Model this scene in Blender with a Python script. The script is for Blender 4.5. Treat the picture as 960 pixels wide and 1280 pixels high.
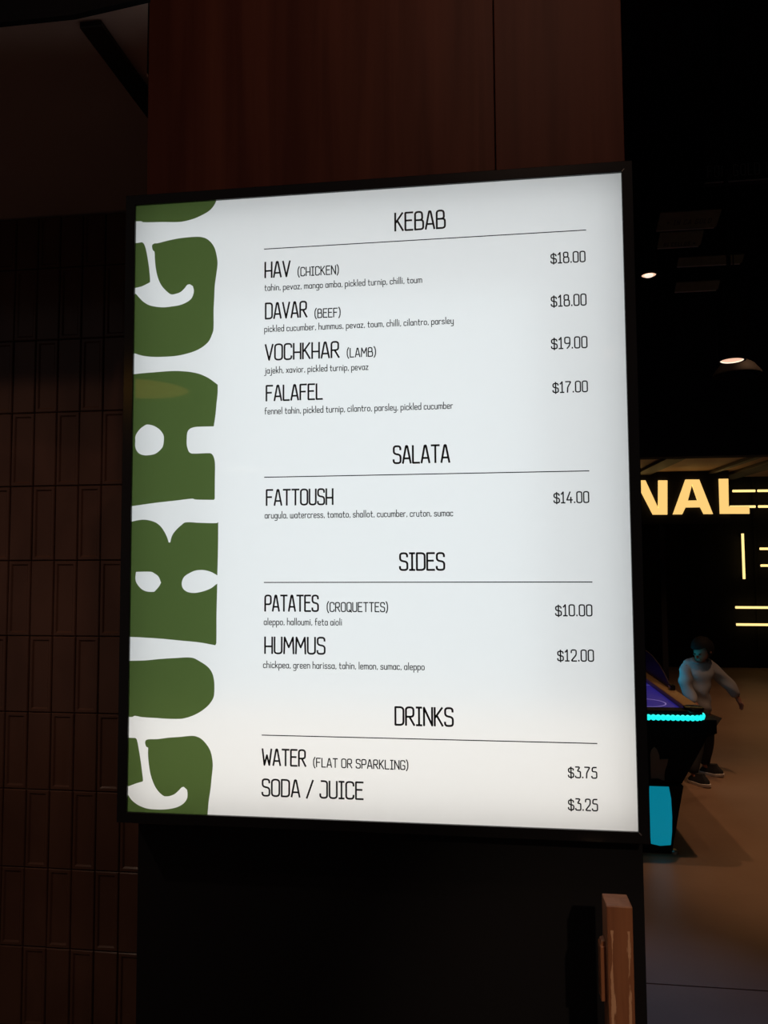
import bpy, bmesh, math, random
from mathutils import Vector, Matrix
from mathutils.geometry import delaunay_2d_cdt
for o in list(bpy.data.objects):
    bpy.data.objects.remove(o, do_unlink=True)
S = bpy.context.scene
COL = S.collection
random.seed(7)

# powers of the lamps that are built further down
AMBIENT, BLUE = 0.038, 190.0
LED_POWER, LED_WARM, LED_COOL = 1.93, 0.11, 0.15
ADDED_SPOT1, ADDED_SPOT2, ADDED_SPOT3 = 36.0, 22.0, 90.0
DOWN1, DOWN2, DOWN3, DOWN4, DOWN5 = 5.0, 8.0, 60.0, 65.0, 110.0
CYAN = 0.55

# ------------------------------------------------------------------ camera, world, exposure
cd = bpy.data.cameras.new('camera')
cam = bpy.data.objects.new('camera', cd)
COL.objects.link(cam)
S.camera = cam
# rows of R: the world's x (along the wall), y (into the hall) and z (up) seen from the camera (right, down, forward)
R = ((0.99232, -0.01329, -0.12295), (0.12352, 0.05736, 0.99068), (-0.00612, -0.99826, 0.05856))
m = Matrix([[r[0], -r[1], -r[2]] for r in R]).to_4x4()
m.translation = (0, 0, 1.65)
cam.matrix_world = m
cd.sensor_fit = 'VERTICAL'
cd.sensor_height = 36.0
cd.sensor_width = 27.0
cd.lens = 36.0 * 910.15 / 1280
cd.clip_start = 0.02

W = bpy.data.worlds.new('world')
S.world = W
W.use_nodes = True
W.node_tree.nodes['Background'].inputs[0].default_value = (1.0, 0.80, 0.74, 1)
W.node_tree.nodes['Background'].inputs[1].default_value = AMBIENT
S.view_settings.view_transform = 'Standard'
S.view_settings.look = 'None'
S.view_settings.exposure = 0.0
S.view_settings.gamma = 1.0
S.view_settings.use_curve_mapping = False


def lamp(name, kind, loc, power, color, parent=None, target=None, **kw):
    d = bpy.data.lights.new(name, kind)
    d.energy = power
    d.color = color
    for k, v in kw.items():
        setattr(d, k, v)
    o = bpy.data.objects.new(name, d)
    COL.objects.link(o)
    o.location = loc
    if target is not None:
        o.rotation_euler = (Vector(target) - Vector(loc)).to_track_quat('-Z', 'Y').to_euler()
    if parent:
        o.parent = parent
        o.location = Vector(loc) - wloc(parent)
    return o


def wloc(o):
    v = Vector((0, 0, 0))
    while o:
        v += o.location
        o = o.parent
    return v


# unseen blue spot added to tint the floor (the lamps' own lights stay in their builders)
lamp('added_blue_spot', 'SPOT', (0.65, 2.35, 4.7), BLUE, (0.30, 0.46, 1.0), target=(0.60, 2.72, 0), spot_size=0.36, spot_blend=1.0, shadow_soft_size=0.08)


# ------------------------------------------------------------------ materials
def mat(name, base=(0.5, 0.5, 0.5), rough=0.5, metal=0.0, emit=None, power=0.0, spec=0.5):
    M = bpy.data.materials.new(name)
    M.use_nodes = True
    b = M.node_tree.nodes['Principled BSDF']
    b.inputs['Base Color'].default_value = (*base, 1)
    b.inputs['Roughness'].default_value = rough
    b.inputs['Metallic'].default_value = metal
    b.inputs['Specular IOR Level'].default_value = spec
    if emit:
        b.inputs['Emission Color'].default_value = (*emit, 1)
        b.inputs['Emission Strength'].default_value = power
    return M


def nd(M, kind, **kw):
    n = M.node_tree.nodes.new(kind)
    for k, v in kw.items():
        setattr(n, k, v)
    return n


def grain(M, c0, c1, scale=(30, 30, 1.2), detail=6, bump=0.1, rough=None):
    """wood grain running along z from stretched noise"""
    L = M.node_tree.links.new
    b = M.node_tree.nodes['Principled BSDF']
    tc = nd(M, 'ShaderNodeTexCoord'); mp = nd(M, 'ShaderNodeMapping')
    mp.inputs['Scale'].default_value = scale
    L(tc.outputs['Object'], mp.inputs['Vector'])
    n = nd(M, 'ShaderNodeTexNoise')
    n.inputs['Scale'].default_value = 1.0; n.inputs['Detail'].default_value = detail; n.inputs['Distortion'].default_value = 0.6
    L(mp.outputs[0], n.inputs['Vector'])
    r = nd(M, 'ShaderNodeValToRGB')
    r.color_ramp.elements[0].position = 0.3; r.color_ramp.elements[0].color = (*c0, 1)
    r.color_ramp.elements[1].position = 0.72; r.color_ramp.elements[1].color = (*c1, 1)
    L(n.outputs[0], r.inputs[0]); L(r.outputs[0], b.inputs['Base Color'])
    if bump:
        bp = nd(M, 'ShaderNodeBump'); bp.inputs['Strength'].default_value = bump; bp.inputs['Distance'].default_value = 0.002
        L(n.outputs[0], bp.inputs['Height']); L(bp.outputs[0], b.inputs['Normal'])
    return r


M_BLACK = mat('black_powder_coat', (0.012, 0.012, 0.014), 0.22)
M_VOID = mat('matt_black_paint', (0.012, 0.012, 0.016), 0.85, spec=0.2)
M_BLACKBOARD = mat('black_laminate', (0.008, 0.008, 0.011), 0.6, spec=0.25)
M_WOOD = mat('red_brown_veneer', rough=0.5, spec=0.12)
grain(M_WOOD, (0.085, 0.026, 0.018), (0.155, 0.052, 0.034), (22, 22, 0.9))
M_SOFFIT = mat('brown_soffit_board', rough=0.7)
grain(M_SOFFIT, (0.60, 0.40, 0.34), (0.66, 0.45, 0.38), (3, 3, 3), 3, 0.03)
M_GROUT = mat('dark_grout', (0.035, 0.018, 0.013), 0.8)
M_TILE = mat('brown_glazed_tile', rough=0.16, spec=0.5)
r_ = grain(M_TILE, (0.072, 0.033, 0.023), (0.11, 0.052, 0.036), (6, 6, 3), 3, 0.25)
M_FLOOR = mat('polished_brown_floor', rough=0.42, spec=0.35)
M_WHITEBOX = mat('white_enamel', (0.85, 0.85, 0.85), 0.9)
M_INK = mat('black_print', (0.006, 0.006, 0.008), 0.5)
M_METAL = mat('brushed_metal', (0.8, 0.8, 0.8), 0.35, 1.0)


def floor_nodes():
    M = M_FLOOR; L = M.node_tree.links.new
    b = M.node_tree.nodes['Principled BSDF']
    tc = nd(M, 'ShaderNodeTexCoord')
    n = nd(M, 'ShaderNodeTexNoise'); n.inputs['Scale'].default_value = 1.7; n.inputs['Detail'].default_value = 5
    L(tc.outputs['Object'], n.inputs['Vector'])
    r = nd(M, 'ShaderNodeValToRGB')
    r.color_ramp.elements[0].position = 0.3; r.color_ramp.elements[0].color = (0.22, 0.135, 0.09, 1)
    r.color_ramp.elements[1].position = 0.7; r.color_ramp.elements[1].color = (0.29, 0.185, 0.125, 1)
    L(n.outputs[0], r.inputs[0]); L(r.outputs[0], b.inputs['Base Color'])
    n2 = nd(M, 'ShaderNodeTexNoise'); n2.inputs['Scale'].default_value = 60; n2.inputs['Detail'].default_value = 3
    L(tc.outputs['Object'], n2.inputs['Vector'])
    bp = nd(M, 'ShaderNodeBump'); bp.inputs['Strength'].default_value = 0.06; bp.inputs['Distance'].default_value = 0.003
    L(n2.outputs[0], bp.inputs['Height']); L(bp.outputs[0], b.inputs['Normal'])


floor_nodes()


def film(name, color):
    """backlit printed acrylic: light comes through from the LEDs behind, a clear gloss lies on top"""
    M = bpy.data.materials.new(name); M.use_nodes = True
    t = M.node_tree; t.nodes.clear(); L = t.links.new
    out = nd(M, 'ShaderNodeOutputMaterial'); mix = nd(M, 'ShaderNodeMixShader')
    tr = nd(M, 'ShaderNodeBsdfTranslucent'); tr.inputs[0].default_value = (*color, 1)
    gl = nd(M, 'ShaderNodeBsdfGlossy'); gl.inputs['Roughness'].default_value = 0.035
    fr = nd(M, 'ShaderNodeFresnel'); fr.inputs[0].default_value = 1.5
    L(fr.outputs[0], mix.inputs[0]); L(tr.outputs[0], mix.inputs[1]); L(gl.outputs[0], mix.inputs[2])
    L(mix.outputs[0], out.inputs[0])
    return M


M_FILM_WHITE = film('backlit_white_acrylic', (0.86, 0.86, 0.86))
M_FILM_GREEN = film('backlit_green_film', (0.074, 0.117, 0.032))


# ------------------------------------------------------------------ mesh helpers
class MB:
    def __init__(s):
        s.b = bmesh.new()

    def poly(s, pts):
        return s.b.faces.new([s.b.verts.new(p) for p in pts])

    def box(s, x0, x1, y0, y1, z0, z1, bev=0.0, seg=2):
        r = bmesh.ops.create_cube(s.b, size=1.0)
        vs = r['verts']
        for v in vs:
            v.co = ((x0 + x1) / 2 + v.co.x * (x1 - x0), (y0 + y1) / 2 + v.co.y * (y1 - y0), (z0 + z1) / 2 + v.co.z * (z1 - z0))
        if bev:
            es = list({e for v in vs for e in v.link_edges})
            bmesh.ops.bevel(s.b, geom=es, offset=bev, segments=seg, affect='EDGES', profile=0.5)
        return s

    def prism(s, pts, axis, a, b, bev=0.0):
        """closed outline swept along an axis: axis 'y' takes (x,z) points, 'z' (x,y), 'x' (y,z)"""
        f = {'y': lambda p, t: (p[0], t, p[1]), 'z': lambda p, t: (p[0], p[1], t), 'x': lambda p, t: (t, p[0], p[1])}[axis]
        A = [s.b.verts.new(f(p, a)) for p in pts]
        B = [s.b.verts.new(f(p, b)) for p in pts]
        n = len(pts)
        fs = [s.b.faces.new(A), s.b.faces.new(B[::-1])]
        for i in range(n):
            fs.append(s.b.faces.new((A[i], B[i], B[(i + 1) % n], A[(i + 1) % n])))
        bmesh.ops.recalc_face_normals(s.b, faces=fs)
        if bev:
            es = [e for e in fs[0].edges] + [e for e in fs[1].edges]
            bmesh.ops.bevel(s.b, geom=es, offset=bev, segments=2, affect='EDGES', profile=0.5)
        return s

    def lathe(s, prof, c, n=32, cap=False):
        """(radius, z) profile turned about the vertical through c"""
        rings = []
        for r, z in prof:
            if r < 1e-6:
                rings.append([s.b.verts.new((c[0], c[1], c[2] + z))])
            else:
                rings.append([s.b.verts.new((c[0] + r * math.cos(2 * math.pi * i / n), c[1] + r * math.sin(2 * math.pi * i / n), c[2] + z)) for i in range(n)])
        for a, b in zip(rings, rings[1:]):
            for i in range(n):
                j = (i + 1) % n
                q = [a[i % len(a)], a[j % len(a)], b[j % len(b)], b[i % len(b)]]
                u = []
                for v in q:
                    if v not in u:
                        u.append(v)
                if len(u) > 2:
                    s.b.faces.new(u)
        return s

    def tube(s, path, r, n=10):
        pts = [Vector(p) for p in path]
        rings = []
        for i, p in enumerate(pts):
            d = (pts[min(i + 1, len(pts) - 1)] - pts[max(i - 1, 0)]).normalized()
            a = d.orthogonal().normalized() if i == 0 else (rings_a - d * rings_a.dot(d)).normalized()
            rings_a = a
            b = d.cross(a)
            rings.append([s.b.verts.new(p + (a * math.cos(2 * math.pi * k / n) + b * math.sin(2 * math.pi * k / n)) * r) for k in range(n)])
        for A, B in zip(rings, rings[1:]):
            for k in range(n):
                s.b.faces.new((A[k], A[(k + 1) % n], B[(k + 1) % n], B[k]))
        s.b.faces.new(rings[0][::-1]); s.b.faces.new(rings[-1])
        return s

    def build(s, name, material, parent=None, smooth=False):
        bmesh.ops.recalc_face_normals(s.b, faces=s.b.faces[:])
        me = bpy.data.meshes.new(name)
        off = wloc(parent)
        for v in s.b.verts:
            v.co -= off
        s.b.to_mesh(me); s.b.free()
        return link(name, me, material, parent, smooth)


def link(name, me, material, parent=None, smooth=False):
    for q in (material if isinstance(material, (list, tuple)) else [material]):
        me.materials.append(q)
    if smooth:
        for p in me.polygons:
            p.use_smooth = True
        if smooth != 'full':
            me.set_sharp_from_angle(angle=math.radians(35))
    o = bpy.data.objects.new(name, me)
    COL.objects.link(o)
    if parent:
        o.parent = parent
    return o


def tag(o, label, cat, group=None):
    o['label'] = label; o['category'] = cat
    if group:
        o['group'] = group
    return o


def thing(name, loc, label, cat, group=None):
    o = bpy.data.objects.new(name, None)
    COL.objects.link(o)
    o.location = loc
    o.empty_display_size = 0.05
    return tag(o, label, cat, group)


def struct(o, label=None, cat=None):
    o['kind'] = 'structure'
    if label:
        tag(o, label, cat)
    return o


def smooth_outline(pts, cut=42, k=5):
    """round a traced outline, keeping its real corners sharp"""
    n = len(pts); out = []
    P = [Vector(p) for p in pts]

    def sharp(i):
        a = P[i] - P[i - 1]; b = P[(i + 1) % n] - P[i]
        return a.length == 0 or b.length == 0 or math.degrees(a.angle(b)) > cut
    S_ = [sharp(i) for i in range(n)]
    for i in range(n):
        p1, p2 = P[i], P[(i + 1) % n]
        L_ = (p2 - p1).length
        p0 = P[i - 1] if not S_[i] else p1 - (p2 - p1)
        p3 = P[(i + 2) % n] if not S_[(i + 1) % n] else p2 + (p2 - p1)
        t1 = (p2 - p0); t2 = (p3 - p1)
        t1 = t1.normalized() * L_ if t1.length else t1
        t2 = t2.normalized() * L_ if t2.length else t2
        for q in range(k):
            t = q / k
            h = (2 * t**3 - 3 * t**2 + 1, t**3 - 2 * t**2 + t, -2 * t**3 + 3 * t**2, t**3 - t**2)
            out.append(p1 * h[0] + t1 * h[1] + p2 * h[2] + t2 * h[3])
    return [(v.x, v.y) for v in out]


# ------------------------------------------------------------------ the setting
CEIL = 5.2
mb = MB()
ys = [-3.0, 3.0, 12.0]
for a, b in zip(ys, ys[1:]):
    for x0 in (-4.5, 4.0):
        mb.box(x0 + 0.003, (4.0 if x0 < 0 else 8.5) - 0.003, a + 0.004, b - 0.004, -0.03, 0.0)
fl = struct(mb.build('floor', M_FLOOR))
mb = MB(); mb.box(-4.6, 8.6, -3.1, 12.1, -0.06, -0.012)
mb.build('floor_joint', M_GROUT, fl)

mb = MB(); mb.box(-4.6, 8.6, -3.1, 12.1, CEIL, CEIL + 0.1)
struct(mb.build('ceiling', M_VOID))
mb = MB(); mb.box(-0.5, -0.4, 1.99, 11.3, 0, CEIL)
struct(mb.build('wall_left', M_VOID))
mb = MB(); mb.box(8.5, 8.6, -3.0, 11.3, 0, CEIL)
struct(mb.build('wall_right', M_VOID))
mb = MB(); mb.box(-0.5, 8.6, 11.11, 11.25, 0, CEIL)
for i in range(9):
    mb.box(0.4 + i * 0.9, 0.43 + i * 0.9, 11.09, 11.12, 0, 3.0, 0.004)
struct(mb.build('wall_back', mat('dark_back_wall', (0.008, 0.007, 0.007), 0.8, spec=0.2)))

# black bulkhead across the hall, and the lower brown ceiling with beams behind it
mb = MB(); mb.box(-0.39, 8.4, 6.2, 6.35, 2.44, CEIL - 0.002)
struct(mb.build('wall_bulkhead', M_VOID))
M_LOWCEIL = mat('tan_board_ceiling', rough=0.7)
grain(M_LOWCEIL, (0.38, 0.24, 0.13), (0.5, 0.32, 0.18), (1, 1, 1), 2, 0.02)
mb = MB(); mb.box(-0.39, 8.4, 6.36, 9.3, 2.57, 2.65)
lowc = struct(mb.build('ceiling_low', M_LOWCEIL))
for x, w in ((1.9, 0.09), (2.65, 0.03), (3.02, 0.12), (3.9, 0.05), (4.8, 0.1)):
    mb = MB(); mb.box(x - w, x + w, 6.37, 9.28, 2.535, 2.568, 0.004)
    mb.build('beam', mat('dark_beam', (0.05, 0.035, 0.025), 0.6), lowc)

# pillar that carries the menu
PX0, PX1, PY = -0.639, 0.283, 1.342
mb = MB(); mb.box(PX0, PX1, PY + 0.012, 1.97, 0, CEIL - 0.002)
pil = struct(mb.build('column', M_BLACKBOARD))
for a, b in ((PX0, 0.0475), (0.0495, PX1)):
    mb = MB(); mb.box(a, b, PY, PY + 0.012, 1.75, CEIL - 0.004, 0.0012)
    o = mb.build('wood_panel', M_WOOD, pil)
mb = MB(); mb.box(PX0, PX1, PY, PY + 0.012, 0.0, 1.748, 0.001)
mb.build('black_panel', M_BLACKBOARD, pil)

# glazed tile wall left of the pillar: stacked tiles, every second one with a sunk picture-frame centre
TY, TW, TH = 1.88, 0.0672, 0.2062
mb = MB()
x_ref, z_ref = -1.2837, 2.0516
for j in range(-27, 15):
    for k in range(-3, 10):
        x0 = x_ref + j * TW; z1 = z_ref - k * TH
        if k == 9:
            z0 = 0.002
        else:
            z0 = z1 - TH
        z1 = min(z1, 2.612)
        x0, x1, z0, z1 = x0 + 0.0011, x0 + TW - 0.0011, z0 + 0.0011, z1 - 0.0011
        if z1 - z0 < 0.03:
            continue
        rn = random.Random(j * 31 + k)
        tilt = [rn.uniform(-0.0007, 0.0007) for _ in range(3)]
        rings = [(0, TY + 0.008), (0, TY + 0.0022), (0.0022, TY)]
        if (j + k) % 2 == 0:
            rings += [(0.0085, TY), (0.0125, TY + 0.0035), (0.016, TY + 0.0036)]
        prev = None
        for ins, y in rings:
            c = [(x0 + ins, z0 + ins), (x1 - ins, z0 + ins), (x1 - ins, z1 - ins), (x0 + ins, z1 - ins)]
            cur = [mb.b.verts.new((x, y + tilt[0] * (1 if x > x0 + TW / 2 else -1) + tilt[1] * (1 if z > z0 + TH / 2 else -1), z)) for x, z in c]
            if prev:
                for i in range(4):
                    mb.b.faces.new((prev[i], prev[(i + 1) % 4], cur[(i + 1) % 4], cur[i]))
            prev = cur
        mb.b.faces.new(prev)
tw = struct(mb.build('wall_tiled', M_TILE))
mb = MB(); mb.box(-3.1, -0.3, TY + 0.0066, TY + 0.1, 0, 2.612)
mb.build('grout_bed', M_GROUT, tw)
mb = MB(); mb.box(-4.6, -0.41, TY + 0.1, TY + 0.2, 0, CEIL - 0.003)
struct(mb.build('wall_front', M_VOID))

# lowered ceiling over the tiled recess, with a black track running into it
mb = MB(); mb.prism([(-3.1, 1.168), (-0.70, 1.166), (-0.546, 1.145), (PX0 - 0.002, PY), (PX0 - 0.002, TY + 0.098), (-3.1, TY + 0.098)], 'z', 2.622, 2.86)
sof = struct(mb.build('ceiling_recess', M_VOID))
mb = MB(); mb.prism([(-3.1, 1.180), (-0.70, 1.178), (-0.553, 1.157), (PX0 - 0.003, PY), (PX0 - 0.003, TY + 0.097), (-3.1, TY + 0.097)], 'z', 2.6165, 2.6215)
mb.build('soffit_board', M_SOFFIT, sof)
mb = MB(); mb.prism([(-3.1, 1.168), (-0.70, 1.166), (-0.546, 1.145), (-0.549, 1.157), (-0.70, 1.178), (-3.1, 1.180)], 'z', 2.614, 2.6218)
mb.build('black_edge_trim', M_VOID, sof)
mb = MB(); mb.box(-0.697, -0.655, 1.186, TY + 0.095, 2.604, 2.6163, 0.002)
mb.build('black_track', M_BLACK, sof)

# ------------------------------------------------------------------ the backlit menu board
PD = 1.2917                       # front of the acrylic
U0, V0, PW, PH = -0.635, 1.185, 0.900, 1.135
menu = thing('menu_lightbox', (-0.185, PY, 1.166), 'large backlit white food menu in a thin black frame on the pillar', 'menu board')


def pu(u, v, y=PD):
    return (U0 + u / 1000.0, y, V0 + v / 1000.0)


# frame: mitred ring of an aluminium profile
mb = MB()
ox0, ox1, oz0, oz1 = -0.654, 0.284, 1.166, 2.3395
ix0, ix1, iz0, iz1 = U0, U0 + PW, V0, V0 + PH
prof = [(0.0, PY - 0.001), (0.0, PD - 0.005), (0.06, PD - 0.006), (0.97, PD - 0.006), (1.0, PD - 0.0052), (1.0, PD - 0.0008), (0.6, PD - 0.0008), (0.6, PY - 0.001)]
rings = []
for t, y in prof:
    x0 = ox0 + (ix0 - ox0) * t; x1 = ox1 + (ix1 - ox1) * t; z0 = oz0 + (iz0 - oz0) * t; z1 = oz1 + (iz1 - oz1) * t
    rings.append([mb.b.verts.new(p) for p in ((x0, y, z0), (x1, y, z0), (x1, y, z1), (x0, y, z1))])
for A, B in zip(rings, rings[1:] + rings[:1]):
    for i in range(4):
        mb.b.faces.new((A[i], A[(i + 1) % 4], B[(i + 1) % 4], B[i]))
frame = mb.build('frame', M_BLACK, menu)
# glints on the right-hand mitre corners, put in as bright metal lines
for sx, cx, sz, cz in ((1, ix1, 1, iz1), (1, ix1, -1, iz0)):
    mb = MB()
    mb.tube([(cx + sx * 0.0005, PD - 0.0056, cz + sz * 0.0005), (cx + sx * 0.0045, PD - 0.0064, cz + sz * 0.0045)], 0.0008, 6)
    o = mb.build('mitre_glint', M_METAL, frame)

# white tray behind the acrylic that holds the LEDs
mb = MB()
for q in ((ox0 + 0.012, ox0 + 0.014, PD + 0.001, PY - 0.002, oz0 + 0.012, oz1 - 0.012), (ox1 - 0.014, ox1 - 0.012, PD + 0.001, PY - 0.002, oz0 + 0.012, oz1 - 0.012),
          (ox0 + 0.014, ox1 - 0.014, PD + 0.001, PY - 0.002, oz0 + 0.012, oz0 + 0.014), (ox0 + 0.014, ox1 - 0.014, PD + 0.001, PY - 0.002, oz1 - 0.014, oz1 - 0.012),
          (ox0 + 0.013, ox1 - 0.013, PY - 0.004, PY - 0.002, oz0 + 0.013, oz1 - 0.013)):
    mb.box(*q)
mb.build('led_tray', M_WHITEBOX, menu)
cx, cz = (ox0 + ox1) / 2, (oz0 + oz1) / 2
lamp('led_sheet', 'AREA', (cx, PY - 0.006, cz), LED_POWER, (0.93, 0.985, 1.0), menu, (cx, 0, cz), shape='RECTANGLE', size=0.885, size_y=1.112)
lamp('led_strip', 'AREA', (cx, PY - 0.008, oz0 + 0.12), LED_WARM, (1.0, 0.72, 0.45), menu, (cx, 0, oz0 + 0.12), shape='RECTANGLE', size=0.9, size_y=0.2)
lamp('led_strip', 'AREA', (cx, PY - 0.008, cz), LED_COOL, (0.80, 0.95, 1.0), menu, (cx, 0, cz), shape='RECTANGLE', size=0.6, size_y=0.75)

GREEN = [
    ('u_tip', [[(-9,1148),(-8,1106),(10,1105),(14,1103),(52,1101),(88,1099),(113,1103),(132,1110),(145,1117),(153,1125),(158,1134),(159,1140)]]),
    ('g', [[(32,1055),(33,1058),(37,1060),(43,1060),(64,1064),(86,1067),(105,1068),(118,1068),(129,1067),(140,1063),(150,1054),(156,1044),(160,1030),(162,1014),(160,995),(157,972),(156,948),(155,925),(155,888),(152,878),(146,866),(136,857),(123,850),(107,845),(85,841),(61,840),(34,841),(15,844),(0,849),(-7,851),(-9,963),(1,964),(8,956),(16,948),(27,941),(41,937),(57,935),(74,936),(90,938),(103,943),(111,949),(115,957),(116,965),(114,973),(108,977),(103,976),(98,970),(90,963),(81,960),(73,959),(68,961),(60,968),(51,979),(44,995),(40,1013),(38,1032),(37,1044),(34,1047)]]),
    ('g_flag', [[(-10,1064),(1,1063),(12,1064),(16,1060),(20,1049),(24,1030),(27,1011),(29,992),(29,985),(27,984),(13,978),(3,976),(-9,974)]]),
    ('a', [[(-11,809),(0,809),(13,810),(39,811),(62,812),(81,812),(95,811),(111,809),(130,804),(148,795),(164,783),(164,767),(162,747),(160,725),(157,705),(126,705),(117,704),(110,701),(106,695),(105,686),(105,672),(107,664),(110,658),(116,655),(149,655),(154,653),(158,646),(160,634),(160,607),(160,570),(158,568),(125,569),(120,570),(117,571),(86,568),(53,565),(26,562),(1,559),(-7,559)],[(26,712),(38,710),(49,704),(56,697),(60,689),(60,678),(58,669),(52,662),(43,656),(32,654),(22,654),(13,657),(7,663),(4,671),(4,682),(4,690),(8,698),(14,705),(20,709)]]),
    ('r', [[(-9,528),(1,530),(11,532),(23,533),(36,531),(47,527),(56,520),(64,509),(69,499),(72,490),(75,490),(77,499),(81,507),(88,515),(96,522),(104,527),(130,526),(164,525),(167,527),(167,483),(166,429),(155,435),(145,438),(136,439),(124,438),(112,433),(103,427),(99,420),(98,413),(100,406),(105,401),(112,398),(122,397),(131,398),(143,401),(155,406),(163,412),(166,414),(165,357),(165,306),(163,302),(132,307),(96,310),(60,313),(24,315),(0,316),(-9,317)],[(9,436),(38,436),(45,433),(53,427),(58,416),(55,410),(49,403),(45,399),(35,399),(26,401),(18,406),(10,416),(8,424)]]),
    ('u', [[(-11,271),(0,272),(28,273),(58,276),(86,278),(119,279),(135,272),(149,263),(157,253),(161,240),(162,226),(161,210),(156,200),(148,191),(136,182),(120,174),(103,169),(91,168),(73,168),(49,169),(24,170),(10,172),(6,170),(-10,170)]]),
    ('g2', [[(31,124),(32,128),(37,130),(55,131),(76,134),(98,136),(115,138),(126,138),(137,134),(147,125),(155,113),(159,98),(160,85),(158,64),(156,44),(153,24),(151,0),(150,-8),(-10,-9),(-10,28),(0,29),(5,22),(12,16),(23,10),(37,6),(53,5),(73,6),(92,10),(105,17),(112,26),(113,35),(112,42),(106,47),(102,46),(97,41),(89,34),(80,30),(72,29),(67,30),(58,37),(50,48),(43,65),(39,84),(37,102),(37,114),(37,115),(33,117),(32,120)]]),
    ('g2_flag', [[(-12,131),(0,132),(12,132),(15,129),(19,112),(23,91),(26,71),(28,56),(27,54),(14,50),(1,45),(-11,41)]]),
]
clampu = lambda p: (max(p[0], -6), min(max(p[1], -6), 1141))


def flat_fill(name, loops, material, parent, y):
    """flat sheet from closed outlines; inner outlines are holes"""
    vs, es = [], []
    for lp in loops:
        i0 = len(vs); n = len(lp)
        vs += [Vector(p) for p in lp]
        es += [(i0 + i, i0 + (i + 1) % n) for i in range(n)]
    v2, _, f2, _, _, _ = delaunay_2d_cdt(vs, es, [], 0, 1e-4)

    def inside(px, py):
        c = False
        for lp in loops:
            for i in range(len(lp)):
                (x1, y1_), (x2, y2_) = lp[i - 1], lp[i]
                if (y1_ > py) != (y2_ > py) and px < (x2 - x1) * (py - y1_) / (y2_ - y1_) + x1:
                    c = not c
        return c
    bm = bmesh.new()
    V = [bm.verts.new(pu(v.x, v.y, y)) for v in v2]
    for f in f2:
        cx_ = sum(v2[i].x for i in f) / len(f); cy_ = sum(v2[i].y for i in f) / len(f)
        if inside(cx_, cy_):
            bm.faces.new([V[i] for i in f])
    for v in [v for v in bm.verts if not v.link_faces]:
        bm.verts.remove(v)
    off = wloc(parent)
    for v in bm.verts:
        v.co -= off
    for f in bm.faces:
        f.normal_update()
        if f.normal.y > 0:
            f.normal_flip()
    me = bpy.data.meshes.new(name); bm.to_mesh(me); bm.free()
    return link(name, me, material, parent)


def clean(lp):
    lp = [clampu(p) for p in lp]
    return [p for i, p in enumerate(lp) if (Vector(p) - Vector(lp[i - 1])).length > 0.05]


loops = {n: [clean(smooth_outline(l)) for l in ls] for n, ls in GREEN}
sheet = [[(-8, -8), (908, -8), (908, 1143), (-8, 1143)]]
for ls in loops.values():
    sheet += ls
face = flat_fill('face_panel', sheet, M_FILM_WHITE, menu, PD)
NAMES = dict(u_tip='tip of a round green letter cut off by the top edge', g='upper green curled letter', g_flag='small green flag of the upper curled letter',
             a='green letter with a round hole and a square notch', r='green letter with two eye-shaped holes', u='plain round green letter',
             g2='lowest green curled letter', g2_flag='small green flag of the lowest curled letter')
for n, ls in loops.items():
    o = flat_fill('green_letter', ls, M_FILM_GREEN, face, PD)
    o['label'] = NAMES[n]

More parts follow.
